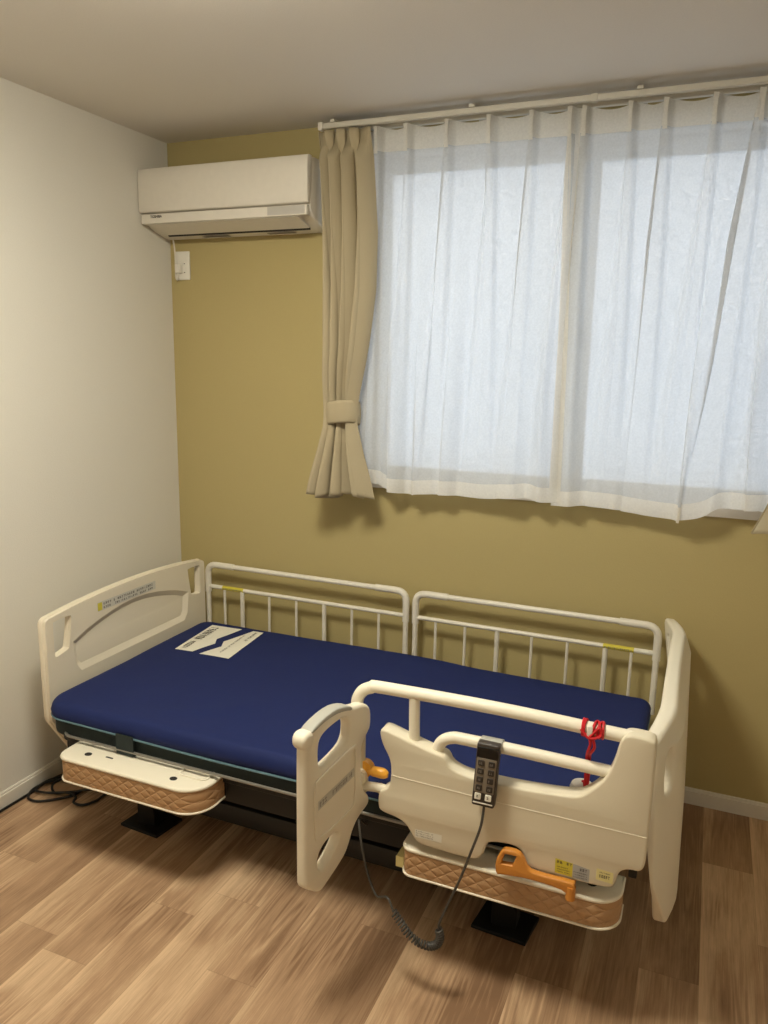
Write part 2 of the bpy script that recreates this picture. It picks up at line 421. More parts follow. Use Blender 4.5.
# ------------------------------------------------------------------ the care bed
bed = thing('hospital_bed', (1.15, -.6, 0), 'ivory and black adjustable care bed on short black legs in the corner of the room', 'bed')
BY0, BY1 = -.986, -.105            # near and far ends of the boards
def board_outline(y0, y1, zt, zm):
    pts = []
    pts += [(y0+.10, .185), (y0+.004, .34), (y0, .36)]
    pts += [(y0, zt-.018), (y0+.006, zt-.006), (y0+.018, zt+.001), (y0+.05, zt+.005)]
    for k in range(1, 12):
        t_ = k/12; pts.append((y0+.05+(y1-y0-.10)*t_, zt+.004+(zm-zt-.004)*math.sin(math.pi*t_)**.8))
    pts += [(y1-.05, zt+.005), (y1-.018, zt+.001), (y1-.006, zt-.006), (y1, zt-.018), (y1, .36), (y1-.004, .34), (y1-.10, .185)]
    return pts
out = board_outline(BY0, BY1, .700, .728)
def mirror(p): return [(BY0+BY1-y, z) for y, z in p]
slotN = chaikin([(BY0+.040, .682), (BY0+.036, .676), (BY0+.036, .562), (BY0+.044, .556), (BY0+.094, .566), (BY0+.102, .574), (BY0+.120, .676), (BY0+.114, .684)], 1)
slotF = mirror(slotN)
rec = [(BY0+.150, .470), (BY0+.128, .500), (BY0+.118, .585)]
for k in range(1, 10):
    t_ = k/10; rec.append((BY0+.125+(BY1-BY0-.25)*t_, .592+.060*math.sin(math.pi*t_)))
rec += [(BY1-.118, .585), (BY1-.128, .500), (BY1-.150, .470)]
b = B()
prism(b, out, [slotN, slotF], YZ, .170, .189, .005)
hb = obj('headboard', b, 'board', bed)
# inner face relief: raised rim round a recessed arched panel
def relief(bm, o2, h2, x0, x1, chamf):
    o2 = ccw(o2); h2 = ccw(h2); n = len(h2)
    big = h2; small = offset(h2, chamf)
    prism(bm, offset(o2, .004), [slotN, slotF, big], YZ, x0, x1, 0)
    A_ = [bm.verts.new((x1, y, z)) for y, z in big]; C_ = [bm.verts.new((x0+.0005, y, z)) for y, z in small]
    for i in range(n): bm.faces.new((A_[i], A_[(i+1) % n], C_[(i+1) % n], C_[i]))
b = B(); relief(b, out, rec, .188, .202, .022); obj('inner_rim', b, 'board', hb, smooth=30)
f = lambda u, v: (.2026, u, v)
b = B(); flat(b, f, [(-.745, .655), (-.43, .655), (-.43, .688), (-.745, .688)]); lab = obj('warning_label', b, 'clearlabel', hb, smooth=None); lab['label'] = 'pale grey strip of small print with a yellow warning mark'
f = lambda u, v: (.2032, u, v)
b = B(); strokes(b, f, -.715, -.445, .673, .009, 26, 1); strokes(b, f, -.715, -.445, .660, .008, 28, 2); obj('print', b, 'ink', lab, smooth=None)
b = B(); flat(b, f, [(-.744, .657), (-.722, .657), (-.722, .686), (-.744, .686)]); obj('warning_mark', b, 'yellow', lab, smooth=None)

# footboard: same outline, leaning outwards a little and thicker at the bottom
def FBm(u, v, w):   # w in metres from 0 to .045; curved in plan, bowed away from the mattress
    k = w/.045; lean = max(0, .72-v); t_ = max(0, min(1.05, (abs(u+.5425)-.28)/.2125))**1.5
    xin = 2.098+lean*.055-.036*t_*max(0, min(1, (v-.32)/.35)); xout = 2.156+lean*.048-.050*t_-.022*max(0, (v-.66)/.07)
    return (xin+(xout-xin)*k, u, v)
out2 = [(y, z) for y, z in board_outline(-1.035, -.05, .700, .730)]
sN = chaikin([(-.985, .640), (-.987, .560), (-.960, .545), (-.925, .560), (-.915, .640), (-.935, .660), (-.975, .658)], 2)
sF = [(-1.085-y, z) for y, z in sN]
b = B(); prism(b, out2, [sN, sF], lambda u, v, w: (w, u, v), 0, .045, .010, 4)
for k in range(1, 26):
    bmesh.ops.bisect_plane(b, geom=b.verts[:]+b.edges[:]+b.faces[:], plane_co=(0, -1.035+k*.0385, 0), plane_no=(0, 1, 0))
for zz in (.28, .36, .44, .52, .60, .66, .69):
    bmesh.ops.bisect_plane(b, geom=b.verts[:]+b.edges[:]+b.faces[:], plane_co=(0, 0, zz), plane_no=(0, 0, 1))
for v in b.verts: v.co = FBm(v.co.y, v.co.z, v.co.x)
fb = obj('footboard', b, 'ivory', bed)

# under the mattress: deck, beams, legs
b = B(); prism(b, rrect(.27, 2.03, -1.03, -.17, .05, 6), [], XY, .318, .345, .004); obj('mattress_deck', b, 'black', bed)
b = B(); tube(b, bend([(.30, -1.0, .362), (.34, -1.065, .362), (1.95, -1.065, .362), (1.99, -1.0, .362)], .03), .0045, 8); tube(b, [(.9, -1.0, .347), (.9, -1.06, .358)], .004, 6); tube(b, [(.45, -1.0, .347), (.45, -1.06, .358)], .004, 6); tube(b, [(1.7, -1.0, .347), (1.7, -1.06, .358)], .004, 6); obj('mattress_stop_rail', b, 'silver', bed)
for y in (-1.0, -.20):
    b = B(); rbox(b, .30, 2.02, y-.02, y+.02, .250, .317, .006); obj('side_beam', b, 'black', bed)
for x in (.301, .85, 1.40, 1.95):
    b = B(); rbox(b, x, x+.05, -.979, -.221, .255, .31, .004); obj('cross_beam', b, 'black', bed)
for x0, x1 in ((.2045, .299), (2.001, 2.094)):
    for y in (-.70, -.35):
        b = B(); rbox(b, x0, x1, y-.03, y+.03, .262, .312, .003); obj('board_bracket', b, 'black', bed)
b = B(); rbox(b, .55, 1.72, -.86, -.80, .055, .12, .006); rbox(b, .55, 1.72, -.36, -.30, .055, .12, .006); rbox(b, .55, .61, -.80, -.36, .06, .115, .004); rbox(b, 1.66, 1.72, -.80, -.36, .06, .115, .004)
obj('base_frame', b, 'darkgrey', bed)
b = B(); rbox(b, .80, 1.45, -.66, -.44, .12, .21, .01); tube(b, [(.7, -.55, .14), (1.6, -.55, .26)], .025, 12); obj('lift_motor', b, 'black', bed)
for x in (.66, 1.18, 1.50):
    for ya in (-.79, -.39):
        b = B(); prism(b, [(x, .10), (x+.05, .10), (x+.13, .256), (x+.08, .256)], [], XZ, ya, ya+.02); obj('lift_arm', b, 'black', bed, smooth=None)
for (x, y) in ((.53, -.895), (1.745, -.875), (.53, -.30), (1.745, -.30)):
    b = B(); rbox(b, x-.035, x+.035, y-.03, y+.03, .012, .216, .004); lg = obj('leg', b, 'black', bed)
    b = B(); a = .09
    prism(b, [(x-.085, y-.055), (x+.07, y-.065), (x+.085, y+.05), (x-.07, y+.065)], [], XY, .0005, .012, .002); obj('foot_plate', b, 'black', lg)

# quilted side bumpers
def bumper(x0, x1, yf, rl, rr, label):
    yb = -1.021
    r4 = (rr, .004, .004, rl)
    b = B(); prism(b, rrect(x0, x1, yf, yb, r4, 10), [], XY, .3335, .346, .006, 3)
    top = obj('side_bumper', b, 'ivory', bed); top['label'] = label
    b = B(); prism(b, rrect(x0+.003, x1-.003, yf+.003, yb, r4, 10), [], XY, .2705, .333, .001); obj('quilted_cover', b, 'quilt', top)
    b = B(); prism(b, rrect(x0, x1, yf, yb, r4, 10), [], XY, .2655, .270, .001); obj('bottom_trim', b, 'ivory', top)
    return top
tb = bumper(.385, .918, -1.155, .045, .085, 'ivory bumper shelf with brown quilted front')
b = B()
def disc(bm, cx, cy, z, rx, ry, n=16, dz=.0012):
    prism(bm, [(cx+rx*math.cos(2*math.pi*k/n), cy+ry*math.sin(2*math.pi*k/n)) for k in range(n)], [], XY, z, z+dz)
disc(b, .475, -1.105, .3455, .012, .010); obj('socket_hole', b, 'dark', tb)
b = B(); disc(b, .800, -1.112, .3455, .012, .010); obj('socket_hole', b, 'dark', tb)
b = B(); prism(b, rrect(.535, .562, -1.098, -1.092, .002), [], XY, .3455, .3467); obj('slot', b, 'dark', tb)
b = B(); prism(b, rrect(.795, .895, -1.09, -1.045, .018, 6), [rrect(.802, .888, -1.083, -1.052, .013, 6)], XY, .346, .350, .002); obj('raised_rim', b, 'ivory', tb)
bumper(1.52, 2.062, -1.138, .03, .065, 'ivory bumper shelf with brown quilted front')
b = B(); box(b, 1.498, 1.5195, -1.105, -1.104, .262, .292); box(b, 1.498, 1.518, -1.1035, -1.06, .262, .29); lb = obj('inspection_sticker', b, 'paleyellow', bed, smooth=None)
for x0, x1 in ((.40, .52), (.80, .92), (1.55, 1.65), (1.90, 1.99)):
    b = B(); rbox(b, x0, x1, -1.055, -1.0205, .27, .316, .003) if False else box(b, x0, x1, -1.0205, -1.02, .27, .31); obj('bumper_bracket', b, 'darkgrey', bed, smooth=None)

# ------------------------------------------------------------------ mattress
mt = thing('mattress', (1.15, -.62, .346), 'navy blue mattress with a white printed label, lying on the care bed', 'mattress')
MX0, MX1, MY0, MY1 = .238, 2.052, -1.062, -.172
ol = rrect(MX0, MX1, MY0, MY1, (.05, .04, .06, .085), 8)
def dens(p, d=.04):
    q = []
    for i in range(len(p)):
        a, c = Vector(p[i]), Vector(p[(i+1) % len(p)]); n = max(1, int((c-a).length/d))
        for k in range(n): q.append(tuple(a.lerp(c, k/n)))
    return q
ol = dens(ol)
def top_z(x, y):
    z = .457+.006*math.exp(-((x-1.05)/.5)**2)
    s = 1/(1+math.exp(-(x-1.36)/.035)); z -= .007*s
    z += .0035*noise.noise(Vector((x*2.2, y*3, 0)))+.0012*noise.noise(Vector((x*9, y*12, 3)))
    for (cx, cy, ang, ln, am) in ((.80, -.88, .6, .10, .0035), (.90, -.78, .9, .12, .003), (.72, -.93, .3, .14, .002), (1.02, -.92, .8, .10, .0025), (1.25, -.62, 1.2, .12, .002)):
        dx, dy = x-cx, y-cy; a_ = dx*math.cos(ang)+dy*math.sin(ang); p_ = -dx*math.sin(ang)+dy*math.cos(ang)
        z += am*math.exp(-(a_/ln)**2-(p_/.014)**2)
    return z
b = B(); rings = []
r = .030
def spine(p):
    hx = (MX1-MX0)/2-.44; cx = (MX0+MX1)/2; return Vector((max(cx-hx, min(cx+hx, p[0])), (MY0+MY1)/2))
prof = [(0.006, .402), (0.0, .408), (-.002, .425)]
for ins, z in prof:
    rings.append([b.verts.new((x, y, z)) for x, y in offset(ccw(ol), ins)])
for k in range(1, 6):
    a = math.pi/2*k/5; q = offset(ccw(ol), r*(1-math.cos(a)))
    rings.append([b.verts.new((x, y, (.427+(top_z(x, y)-.427)*math.sin(a)))) for x, y in q])
q0 = offset(ccw(ol), r)
for k in range(1, 25):
    t_ = k/24; rr = []
    for p in q0:
        s_ = spine(p); v = Vector(p).lerp(s_, t_); rr.append(b.verts.new((v.x, v.y, top_z(v.x, v.y))))
    rings.append(rr)
for i in range(len(rings)-1):
    n = len(ol)
    for k in range(n): b.faces.new((rings[i][k], rings[i][(k+1) % n], rings[i+1][(k+1) % n], rings[i+1][k]))
last = rings[-1]
b.faces.new(rings[0][::-1])
bmesh.ops.remove_doubles(b, verts=last, dist=.0008)
cv = obj('cover', b, 'navy', mt, smooth=70)
b = B(); prism(b, offset(ccw(ol), .010), [], XY, .3465, .4035, .012, 3); obj('mattress_base', b, 'darkcloth', mt)
b = B()
q = offset(ccw(ol), .001); tube(b, [(x, y, .405+.004*math.sin(x*5)) for x, y in q], .0038, 6, closed=True); obj('piping', b, 'piping', mt)
for x in (.585, 1.62):
    b = B(); prism(b, rrect(x-.033, x+.033, .350, .415, .004), [], XZ, -1.0685, -1.0655); box(b, x-.033, x+.033, -1.0655, -1.05, .350, .353); obj('corner_strap', b, 'darkcloth', mt)
# printed label on the cover
def TL(u, v, d=.0012):
    o0 = Vector((.352, -.515)); eu = Vector((-.030, .285)); ev = Vector((.235, .01))
    p = o0+eu*u+ev*v; return (p.x, p.y, top_z(p.x, p.y)+d)
def tri_patch(bm, poly, f, n=3):
    sub = dens(poly, .08)
    for t3 in tessellate_polygon([[Vector((a, c, 0)) for a, c in sub]]):
        bm.faces.new([bm.verts.new(f(*sub[i])) for i in t3])
b = B()
TLd = lambda u, v: TL(u, v, .0022)
tri_patch(b, [(0, 0), (1, 0), (1, .60), (.52, .42), (.36, .50), (.0, .33)], TLd)
tri_patch(b, [(-.04, .48), (.30, .66), (.48, .58), (1, .82), (1, 1.02), (-.04, 1.02)], TLd)
pl_ = obj('printed_label', b, 'paper', cv, smooth=None, recalc=False); pl_['label'] = 'white printed label split by a navy zigzag'
b = B(); f = lambda u, v: TL(u, v, .0034)
strokes(b, f, .06, .34, .06, .10, 6, 5); strokes(b, f, .42, .94, .05, .15, 8, 6, .3)
strokes(b, f, .10, .80, .76, .035, 26, 8); strokes(b, f, .60, .96, .89, .045, 12, 9)
obj('label_print', b, 'ink', cv, smooth=None, recalc=False)

# ------------------------------------------------------------------ side rails along the wall
def wall_rail(x0, x1, flip, label):
    y = -.072; zt = .668; zm = .570; zb = .346
    root = thing('bed_rail', ((x0+x1)/2, y, zb), label, 'bed rail', 'steel rails along the wall side of the bed')
    L_ = x1-x0; X = (lambda s: x1-s) if flip else (lambda s: x0+s)
    b = B(); tube(b, bend([(x0, y, zb), (x0, y, zt), (x1, y, zt), (x1, y, zb)], .04), .0105, 12); obj('frame', b, 'rail', root)
    for s in (0, 1):
        xx = x0 if s == 0 else x1; dx = 1 if s == 0 else -1
        b = B(); tube(b, bend([(xx, y, .545), (xx, y, zt), (xx+dx*.13, y, zt)], .042), .0135, 12); obj('corner_sleeve', b, 'rail', root)
    b = B(); tube(b, [(x0, y, zm), (x1, y, zm)], .0085, 10); obj('middle_bar', b, 'rail', root)
    for s, r_ in ((.083, .0055), (.172, .009), (.305, .0055), (.435, .0055), (.565, .009), (.690, .0055), (.808, .0055)):
        b = B(); tube(b, [(X(s), y, zb if r_ > .008 else .368), (X(s), y, zm)], r_, 8); obj('upright', b, 'rail', root)
    b = B(); tube(b, [(x0, y, .368), (x1, y, .368)], .008, 8); obj('lower_bar', b, 'rail', root)
    a0, a1 = sorted((X(.075), X(.180))); b = B(); tube(b, [(a0, y, zm), (a1, y, zm)], .0092, 12); l = obj('yellow_sticker', b, 'yellow', root)
    a0, a1 = sorted((X(.02), X(.074))); b = B(); tube(b, [(a0, y, zm), (a1, y, zm)], .0091, 12); obj('white_sticker', b, 'paper', root)
    b = B(); strokes(b, lambda u, v: (u, y-.0094, v), min(X(.08), X(.175)), max(X(.08), X(.175)), zm-.004, .007, 14, 4); obj('print', b, 'softink', l, smooth=None)
    # mounting sockets on the bed frame
    for s in (.172, .565):
        b = B(); tube(b, [(X(s), y, .29), (X(s), y, zb)], .013, 10); box(b, X(s)-.02, X(s)+.02, y-.107, y, .285, .305); obj('mounting_post', b, 'black', root)
    return root
wall_rail(.195, 1.118, False, 'white steel rail along the wall beside the headboard half of the mattress')
wall_rail(1.158, 2.050, True, 'white steel rail along the wall beside the footboard half of the mattress')

# ------------------------------------------------------------------ swing-arm grab rail on the near side
gr = thing('assist_rail', (1.78, -1.12, .23), 'ivory moulded grab rail with a hinged gate clamped to the near side of the bed', 'grab rail')
PANEL = [(1.461, 0.656), (1.476, 0.660), (1.499, 0.654), (1.536, 0.643), (1.564, 0.636), (1.603, 0.626), (1.627, 0.623), (1.636, 0.615), (1.643, 0.6), (1.664, 0.589), (1.699, 0.583), (1.779, 0.582), (1.859, 0.586), (1.938, 0.593), (1.958, 0.601), (1.977, 0.618), (1.995, 0.639), (2.009, 0.66), (2.018, 0.684), (2.024, 0.709), (2.029, 0.739), (2.034, 0.755), (2.044, 0.767), (2.069, 0.768), (2.098, 0.766), (2.107, 0.755), (2.107, 0.638), (2.106, 0.51), (2.105, 0.464), (2.096, 0.447), (2.072, 0.447), (2.055, 0.439), (2.048, 0.422), (2.045, 0.398), (2.030, 0.387), (1.958, 0.384), (1.849, 0.383), (1.839, 0.401), (1.832, 0.424), (1.808, 0.435), (1.753, 0.428), (1.743, 0.414), (1.739, 0.391), (1.726, 0.372), (1.695, 0.367), (1.596, 0.369), (1.567, 0.373), (1.551, 0.396), (1.538, 0.416), (1.512, 0.428), (1.485, 0.431), (1.465, 0.437), (1.461, 0.450), (1.461, 0.478), (1.467, 0.491), (1.491, 0.506), (1.495, 0.552), (1.491, 0.583), (1.467, 0.622)]
PO = chaikin(PANEL, 2)
b = B(); prism(b, PO, [], XZ, -1.145, -1.098, .006, 3); pn = obj('rail_panel', b, 'ivory2', gr)
b = B(); tube(b, smoothpath([(1.496, -1.1447, .541), (1.606, -1.1447, .539), (1.789, -1.1447, .536), (1.933, -1.1447, .536), (2.103, -1.1447, .535)], 6), .0012, 6); obj('moulding_line', b, 'ivory', pn)
b = B(); tube(b, smoothpath([(1.388, -1.12, .690), (1.392, -1.12, .718), (1.406, -1.12, .740), (1.429, -1.12, .752), (1.460, -1.12, .757), (1.756, -1.12, .760), (2.06, -1.12, .752)], 8), .0155, 16); obj('top_tube', b, 'ivory', gr)
b = B(); tube(b, smoothpath([(1.605, -1.12, .59), (1.608, -1.12, .628), (1.620, -1.12, .650), (1.642, -1.12, .662), (1.675, -1.12, .665), (1.832, -1.12, .664), (2.04, -1.12, .660)], 8), .0145, 16); obj('lower_tube', b, 'ivory', gr)
b = B(); tube(b, [(1.543, -1.12, .755), (1.546, -1.12, .61)], .0135, 14); obj('support_tube', b, 'ivory', gr)
b = B(); tube(b, smoothpath([(1.402, -1.118, .474), (1.43, -1.119, .480), (1.456, -1.121, .483), (1.49, -1.124, .480), (1.53, -1.127, .470)], 6), [.012]*12+[.013]*6+[.016]*6+[.018], 12); obj('hinge_arm', b, 'ivory', gr)
# hinge post on which the gate turns
b = B(); tube(b, [(1.398, -1.112, .43), (1.398, -1.112, .62)], .012, 12); tube(b, [(1.398, -1.112, .50), (1.398, -1.112, .46)], .020, 12); obj('hinge_post', b, 'ivory2', gr)
b = B(); tube(b, [(1.400, -1.118, .506), (1.400, -1.134, .506)], .021, 20); obj('hinge_knob', b, 'ivory', gr)
b = B(); tube(b, [(1.410, -1.100, .524), (1.410, -1.120, .524)], .022, 20)
tube(b, smoothpath([(1.412, -1.108, .518), (1.432, -1.112, .520), (1.455, -1.113, .521), (1.474, -1.112, .519)], 5), [.011, .011, .011, .012, .012, .0125, .013, .013, .0135, .0135, .014, .0135, .013, .012, .010, .007], 12)
k = obj('release_lever', b, 'orangebright', gr); k['label'] = 'bright orange release lever beside the hinge'
# the gate
gA = Vector((1.415, -1.12)); gB = Vector((1.368, -1.38)); gd = (gB-gA).normalized(); gn = Vector((-gd.y, gd.x))   # gn points to -x
def GP(s, z, w): p = gA+gd*s+gn*w; return (p.x, p.y, z)
GATE = [(0.262, 0.738), (0.241, 0.742), (0.205, 0.748), (0.157, 0.752), (0.116, 0.748), (0.083, 0.736), (0.065, 0.724), (0.039, 0.722), (-0.002, 0.706), (-0.008, 0.645), (0.019, 0.628), (0.034, 0.614), (0.038, 0.592), (0.034, 0.522), (0.026, 0.484), (-0.001, 0.458), (-0.003, 0.425), (0.033, 0.415), (0.06, 0.40), (0.086, 0.365), (0.104, 0.345), (0.187, 0.302), (0.213, 0.294), (0.268, 0.326), (0.272, 0.35), (.272, .72)]
GATE = [(-0.004, .700), (.030, .722), (.070, .727), (.105, .742), (.150, .751), (.200, .746), (.240, .734), (.256, .724), (.262, .705), (.262, .36), (.261, .348), (.250, .336), (.215, .308), (.200, .303), (.188, .306), (.110, .338), (.088, .360), (.068, .400), (.040, .420), (.000, .430), (-.003, .455), (.026, .484), (.034, .522), (.038, .592), (.032, .616), (.010, .632), (-.006, .648)]
S1 = chaikin([(.210, .620), (.212, .690), (.195, .708), (.149, .716), (.112, .716), (.092, .700), (.094, .660), (.108, .642), (.150, .630)], 2)
S2 = chaikin([(.212, .372), (.214, .402), (.190, .424), (.142, .430), (.128, .418), (.138, .396), (.170, .372), (.200, .358)], 2)
b = B(); prism(b, chaikin(GATE, 2), [S1, S2], GP, -.017, .013, .009, 4); gt = obj('gate', b, 'ivory', gr)
b = B(); prism(b, chaikin([(.232, .462), (.232, .600), (.215, .606), (.07, .632), (.060, .622), (.060, .470), (.075, .452), (.215, .440)], 1), [chaikin([(.222, .470), (.222, .594), (.210, .598), (.076, .622), (.068, .614), (.068, .476), (.080, .462), (.21, .450)], 1)], GP, .013, .0165, .001); obj('panel_ridge', b, 'ivory', gt)
GR = chaikin([(.240, .736), (.200, .748), (.150, .7535), (.110, .746), (.080, .733), (.080, .722), (.110, .732), (.150, .739), (.200, .735), (.240, .724)], 1)
b = B(); prism(b, GR, [], GP, -.0185, .0145, .004); k = obj('grip_pad', b, 'greygrip', gt); k['label'] = 'grey rubber grip pad'
b = B(); prism(b, rrect(.230, .272, .694, .736, .018, 6), [], GP, -.021, .017, .010, 4); obj('grip_end', b, 'ivory', gt)
f = lambda u, v: GP(u, v+(.21-u)*.14, .0136)
b = B(); flat(b, f, [(.215, .525), (.070, .525), (.070, .548), (.215, .548)]); k = obj('gate_label', b, 'clearlabel', gt, smooth=None, recalc=False)
f = lambda u, v: GP(u, v+(.21-u)*.14, .0142)
b = B(); strokes(b, f, .210, .170, .530, .013, 4, 11); strokes(b, f, .160, .078, .530, .013, 12, 12); obj('gate_print', b, 'softink', k, smooth=None, recalc=False)
# stickers on the panel
f = lambda u, v: (u, -1.1456, v); f2 = lambda u, v: (u, -1.1461, v)
b = B(); flat(b, f, [(1.563, .389), (1.633, .392), (1.633, .413), (1.563, .411)]); k = obj('rating_sticker', b, 'paper', pn, smooth=None)
b = B(); [strokes(b, f2, 1.566, 1.612, z, .0032, 14, int(z*1000)) for z in (.394, .400, .406)]; obj('print', b, 'softink', k, smooth=None)
b = B(); flat(b, f, [(1.91, .394), (1.950, .393), (1.950, .428), (1.91, .431)]); k = obj('caution_sticker', b, 'yellow', pn, smooth=None); k['label'] = 'yellow half of the caution sticker'
b = B(); strokes(b, f2, 1.914, 1.950, .420, .007, 5, 21); [strokes(b, f2, 1.915, 1.945, z, .003, 12, int(z*1000)) for z in (.398, .404, .410)]; obj('print', b, 'ink', k, smooth=None)
b = B(); flat(b, f, [(1.9505, .393), (1.988, .390), (1.988, .423), (1.9505, .428)]); k = obj('notice_sticker', b, 'paleprint', pn, smooth=None)
b = B(); strokes(b, f2, 1.966, 1.984, .414, .007, 3, 22); [strokes(b, f2, 1.953, 1.984, z, .003, 12, int(z*1000)) for z in (.395, .401, .407)]; obj('print', b, 'ink', k, smooth=None)
b = B(); flat(b, f, [(2.003, .404), (2.040, .402), (2.040, .430), (2.003, .432)]); k = obj('small_sticker', b, 'paleyellow', pn, smooth=None)
b = B(); strokes(b, f2, 2.010, 2.034, .411, .008, 5, 23); strokes(b, f2, 2.010, 2.034, .423, .003, 8, 24); obj('print', b, 'ink', k, smooth=None)
# mounting posts down to the bed frame, lock lever
for x in (1.60, 1.99):
    b = B(); rbox(b, x-.02, x+.02, -1.097, -1.075, .40, .56, .003); tube(b, [(x, -1.085, .348), (x, -1.085, .44)], .012, 10); obj('mounting_post', b, 'black', gr)
b = B(); rbox(b, 2.07, 2.088, -1.11, -1.09, .405, .445, .002); obj('end_bracket', b, 'black', gr)
ORGo = chaikin([(1.777, 0.362), (1.773, 0.395), (1.787, 0.428), (1.797, .434), (1.827, 0.434), (1.84, 0.421), (1.851, 0.396), (1.868, 0.391), (1.93, 0.392), (1.957, 0.392), (1.960, .388), (1.960, 0.364), (1.955, .360), (1.942, 0.361), (1.927, 0.370), (1.855, 0.373), (1.79, .366)], 1)
ORGh = [(1.788, 0.394), (1.796, 0.4215), (1.823, 0.4225), (1.815, 0.396)]
b = B(); prism(b, ORGo, [ORGh], XZ, -1.168, -1.150, .004, 3); tube(b, [(1.951, -1.16, .347), (1.951, -1.16, .380)], .011, 14); tube(b, [(1.951, -1.16, .358), (1.951, -1.10, .372)], .006, 10); k = obj('lock_lever', b, 'orange', gr); k['label'] = 'orange lock lever with a square ring end'

# ------------------------------------------------------------------ remote control hanging on the lower tube
rc = thing('remote_control', (1.742, -1.165, .54), 'dark bed remote with ten buttons hooked over the grab rail, coiled cord below', 'remote control')
def RP(u, v, w): return (1.742+u-.006*(0.62-v)/.08*.5, -1.150-w-(.62-v)*.06, v)
b = B(); prism(b, rrect(-.027, .027, .535, .690, .005, 4), [], RP, .0, .022, .004, 3); rb_ = obj('body', b, 'remote', rc)
b = B(); prism(b, rrect(-.0235, .0235, .570, .655, .002, 3), [], RP, .0215, .0232, .0006); obj('keypad', b, 'remoteface', rb_)
b = B(); prism(b, rrect(-.025, .025, .656, .682, .002, 3), [], RP, .0215, .0234, .0006); obj('display', b, 'screen', rb_)
for i in range(4):
    for u in (-.012, .013):
        z = .6435-i*.0205
        b = B(); prism(b, rrect(u-.0075, u+.0075, z-.007, z+.007, .002, 3), [], RP, .0228, .0255, .0008); bt = obj('button', b, 'button', rb_)
        b = B(); f = lambda a, c: RP(a, c, .0260); strokes(b, f, u-.004, u+.004, z-.003, .006, 2, i*7+int(u > 0)); obj('icon', b, 'softink', bt, smooth=None)
for u in (-.013, .012):
    b = B(); prism(b, rrect(u-.0075, u+.0075, .553, .568, .002, 3), [], RP, .0215, .0252, .0008); bt = obj('button', b, 'paper', rb_); bt['label'] = 'white button'
    b = B(); f = lambda a, c: RP(a, c, .0257); strokes(b, f, u-.003, u+.003, .558, .006, 1, 3); obj('icon', b, 'ink', bt, smooth=None)
b = B(); prism(b, rrect(-.0235, .0235, .5425, .5455, .001, 3), [], RP, .0215, .0230, .0004); obj('white_line', b, 'paper', rb_)
# hook over the tube
b = B(); pr = []
for k_ in range(13):
    a = math.radians(-10+200*k_/12); pr.append((-1.12-.0195*math.cos(a), .664+.0195*math.sin(a)))
for k_ in range(12, -1, -1):
    a = math.radians(-10+200*k_/12); pr.append((-1.12-.0155*math.cos(a), .664+.0155*math.sin(a)))
prism(b, pr, [], lambda u, v, w: (w, u, v), 1.716, 1.768); box(b, 1.716, 1.768, -1.154, -1.137, .655, .686); hk = obj('hook', b, 'greygrip', rc)
b = B(); strokes(b, lambda u, v: (u, -1.1545, v), 1.728, 1.756, .6875, 0, 1, 0) if False else box(b, 1.728, 1.757, -1.1495, -1.1485, .6862, .6868); obj('hook_mark', b, 'ink', hk, smooth=None)
cpts = smoothpath([(1.741, -1.168, .545), (1.741, -1.172, .52), (1.737, -1.180, .48), (1.720, -1.186, .42), (1.698, -1.19, .346), (1.671, -1.195, .27), (1.652, -1.20, .215), (1.651, -1.20, .196)], 6)
b = B(); tube(b, cpts, .0032, 8); cd_ = obj('cord', b, 'cable', rc)
cen = smoothpath([(1.651, -1.20, .196), (1.655, -1.20, .176), (1.648, -1.20, .154), (1.628, -1.20, .141), (1.599, -1.20, .142), (1.572, -1.20, .157), (1.550, -1.195, .177), (1.528, -1.19, .196)], 10)
hel = []; tot = 26*math.pi*2; N = 26*12
for i in range(N+1):
    t_ = i/N*(len(cen)-1); j = min(int(t_), len(cen)-2); c_ = cen[j].lerp(cen[j+1], t_-j); tg = (cen[j+1]-cen[j]).normalized()
    n1 = Vector((0, 1, 0)); n2 = tg.cross(n1).normalized(); a = tot*i/N
    hel.append(c_+(n1*math.cos(a)+n2*math.sin(a))*.0085)
b = B(); tube(b, hel, .0026, 6); obj('coiled_cord', b, 'cable', cd_)
b = B(); tube(b, smoothpath([(1.528, -1.19, .196), (1.505, -1.178, .222), (1.466, -1.155, .20), (1.432, -1.135, .238), (1.405, -1.115, .30), (1.385, -1.09, .345), (1.375, -1.06, .335), (1.375, -1.022, .30)], 8), .0032, 8); obj('cord_end', b, 'cable', cd_)

# ------------------------------------------------------------------ red cord tied on the top tube, white cap hanging on it
rd = thing('pull_cord', (1.965, -1.12, .50), 'red cord with a round white cap, knotted round the upper grab rail tube', 'cord')
b = B()
for x, tilt in ((1.948, .0), (1.953, .002), (1.975, .004), (1.981, -.006), (1.986, .006), (1.991, -.002)):
    tube(b, [(x+tilt*math.cos(2*math.pi*k/20), -1.12+.0182*math.cos(2*math.pi*k/20), .7555+.0182*math.sin(2*math.pi*k/20)) for k in range(20)], .0030, 6, closed=True)
tube(b, smoothpath([(1.945, -1.138, .758), (1.965, -1.1415, .742), (1.99, -1.140, .752), (1.985, -1.139, .768), (1.966, -1.141, .745)], 6), .0036, 6)
tube(b, smoothpath([(1.966, -1.140, .742), (1.968, -1.139, .725), (1.962, -1.128, .70), (1.958, -1.100, .67), (1.958, -1.095, .62), (1.957, -1.09, .575)], 6), .0036, 6)
tube(b, smoothpath([(1.972, -1.139, .742), (1.977, -1.138, .72), (1.969, -1.128, .70), (1.964, -1.098, .67), (1.964, -1.095, .62), (1.960, -1.09, .575)], 6), .0036, 6)
obj('knotted_cord', b, 'red', rd)
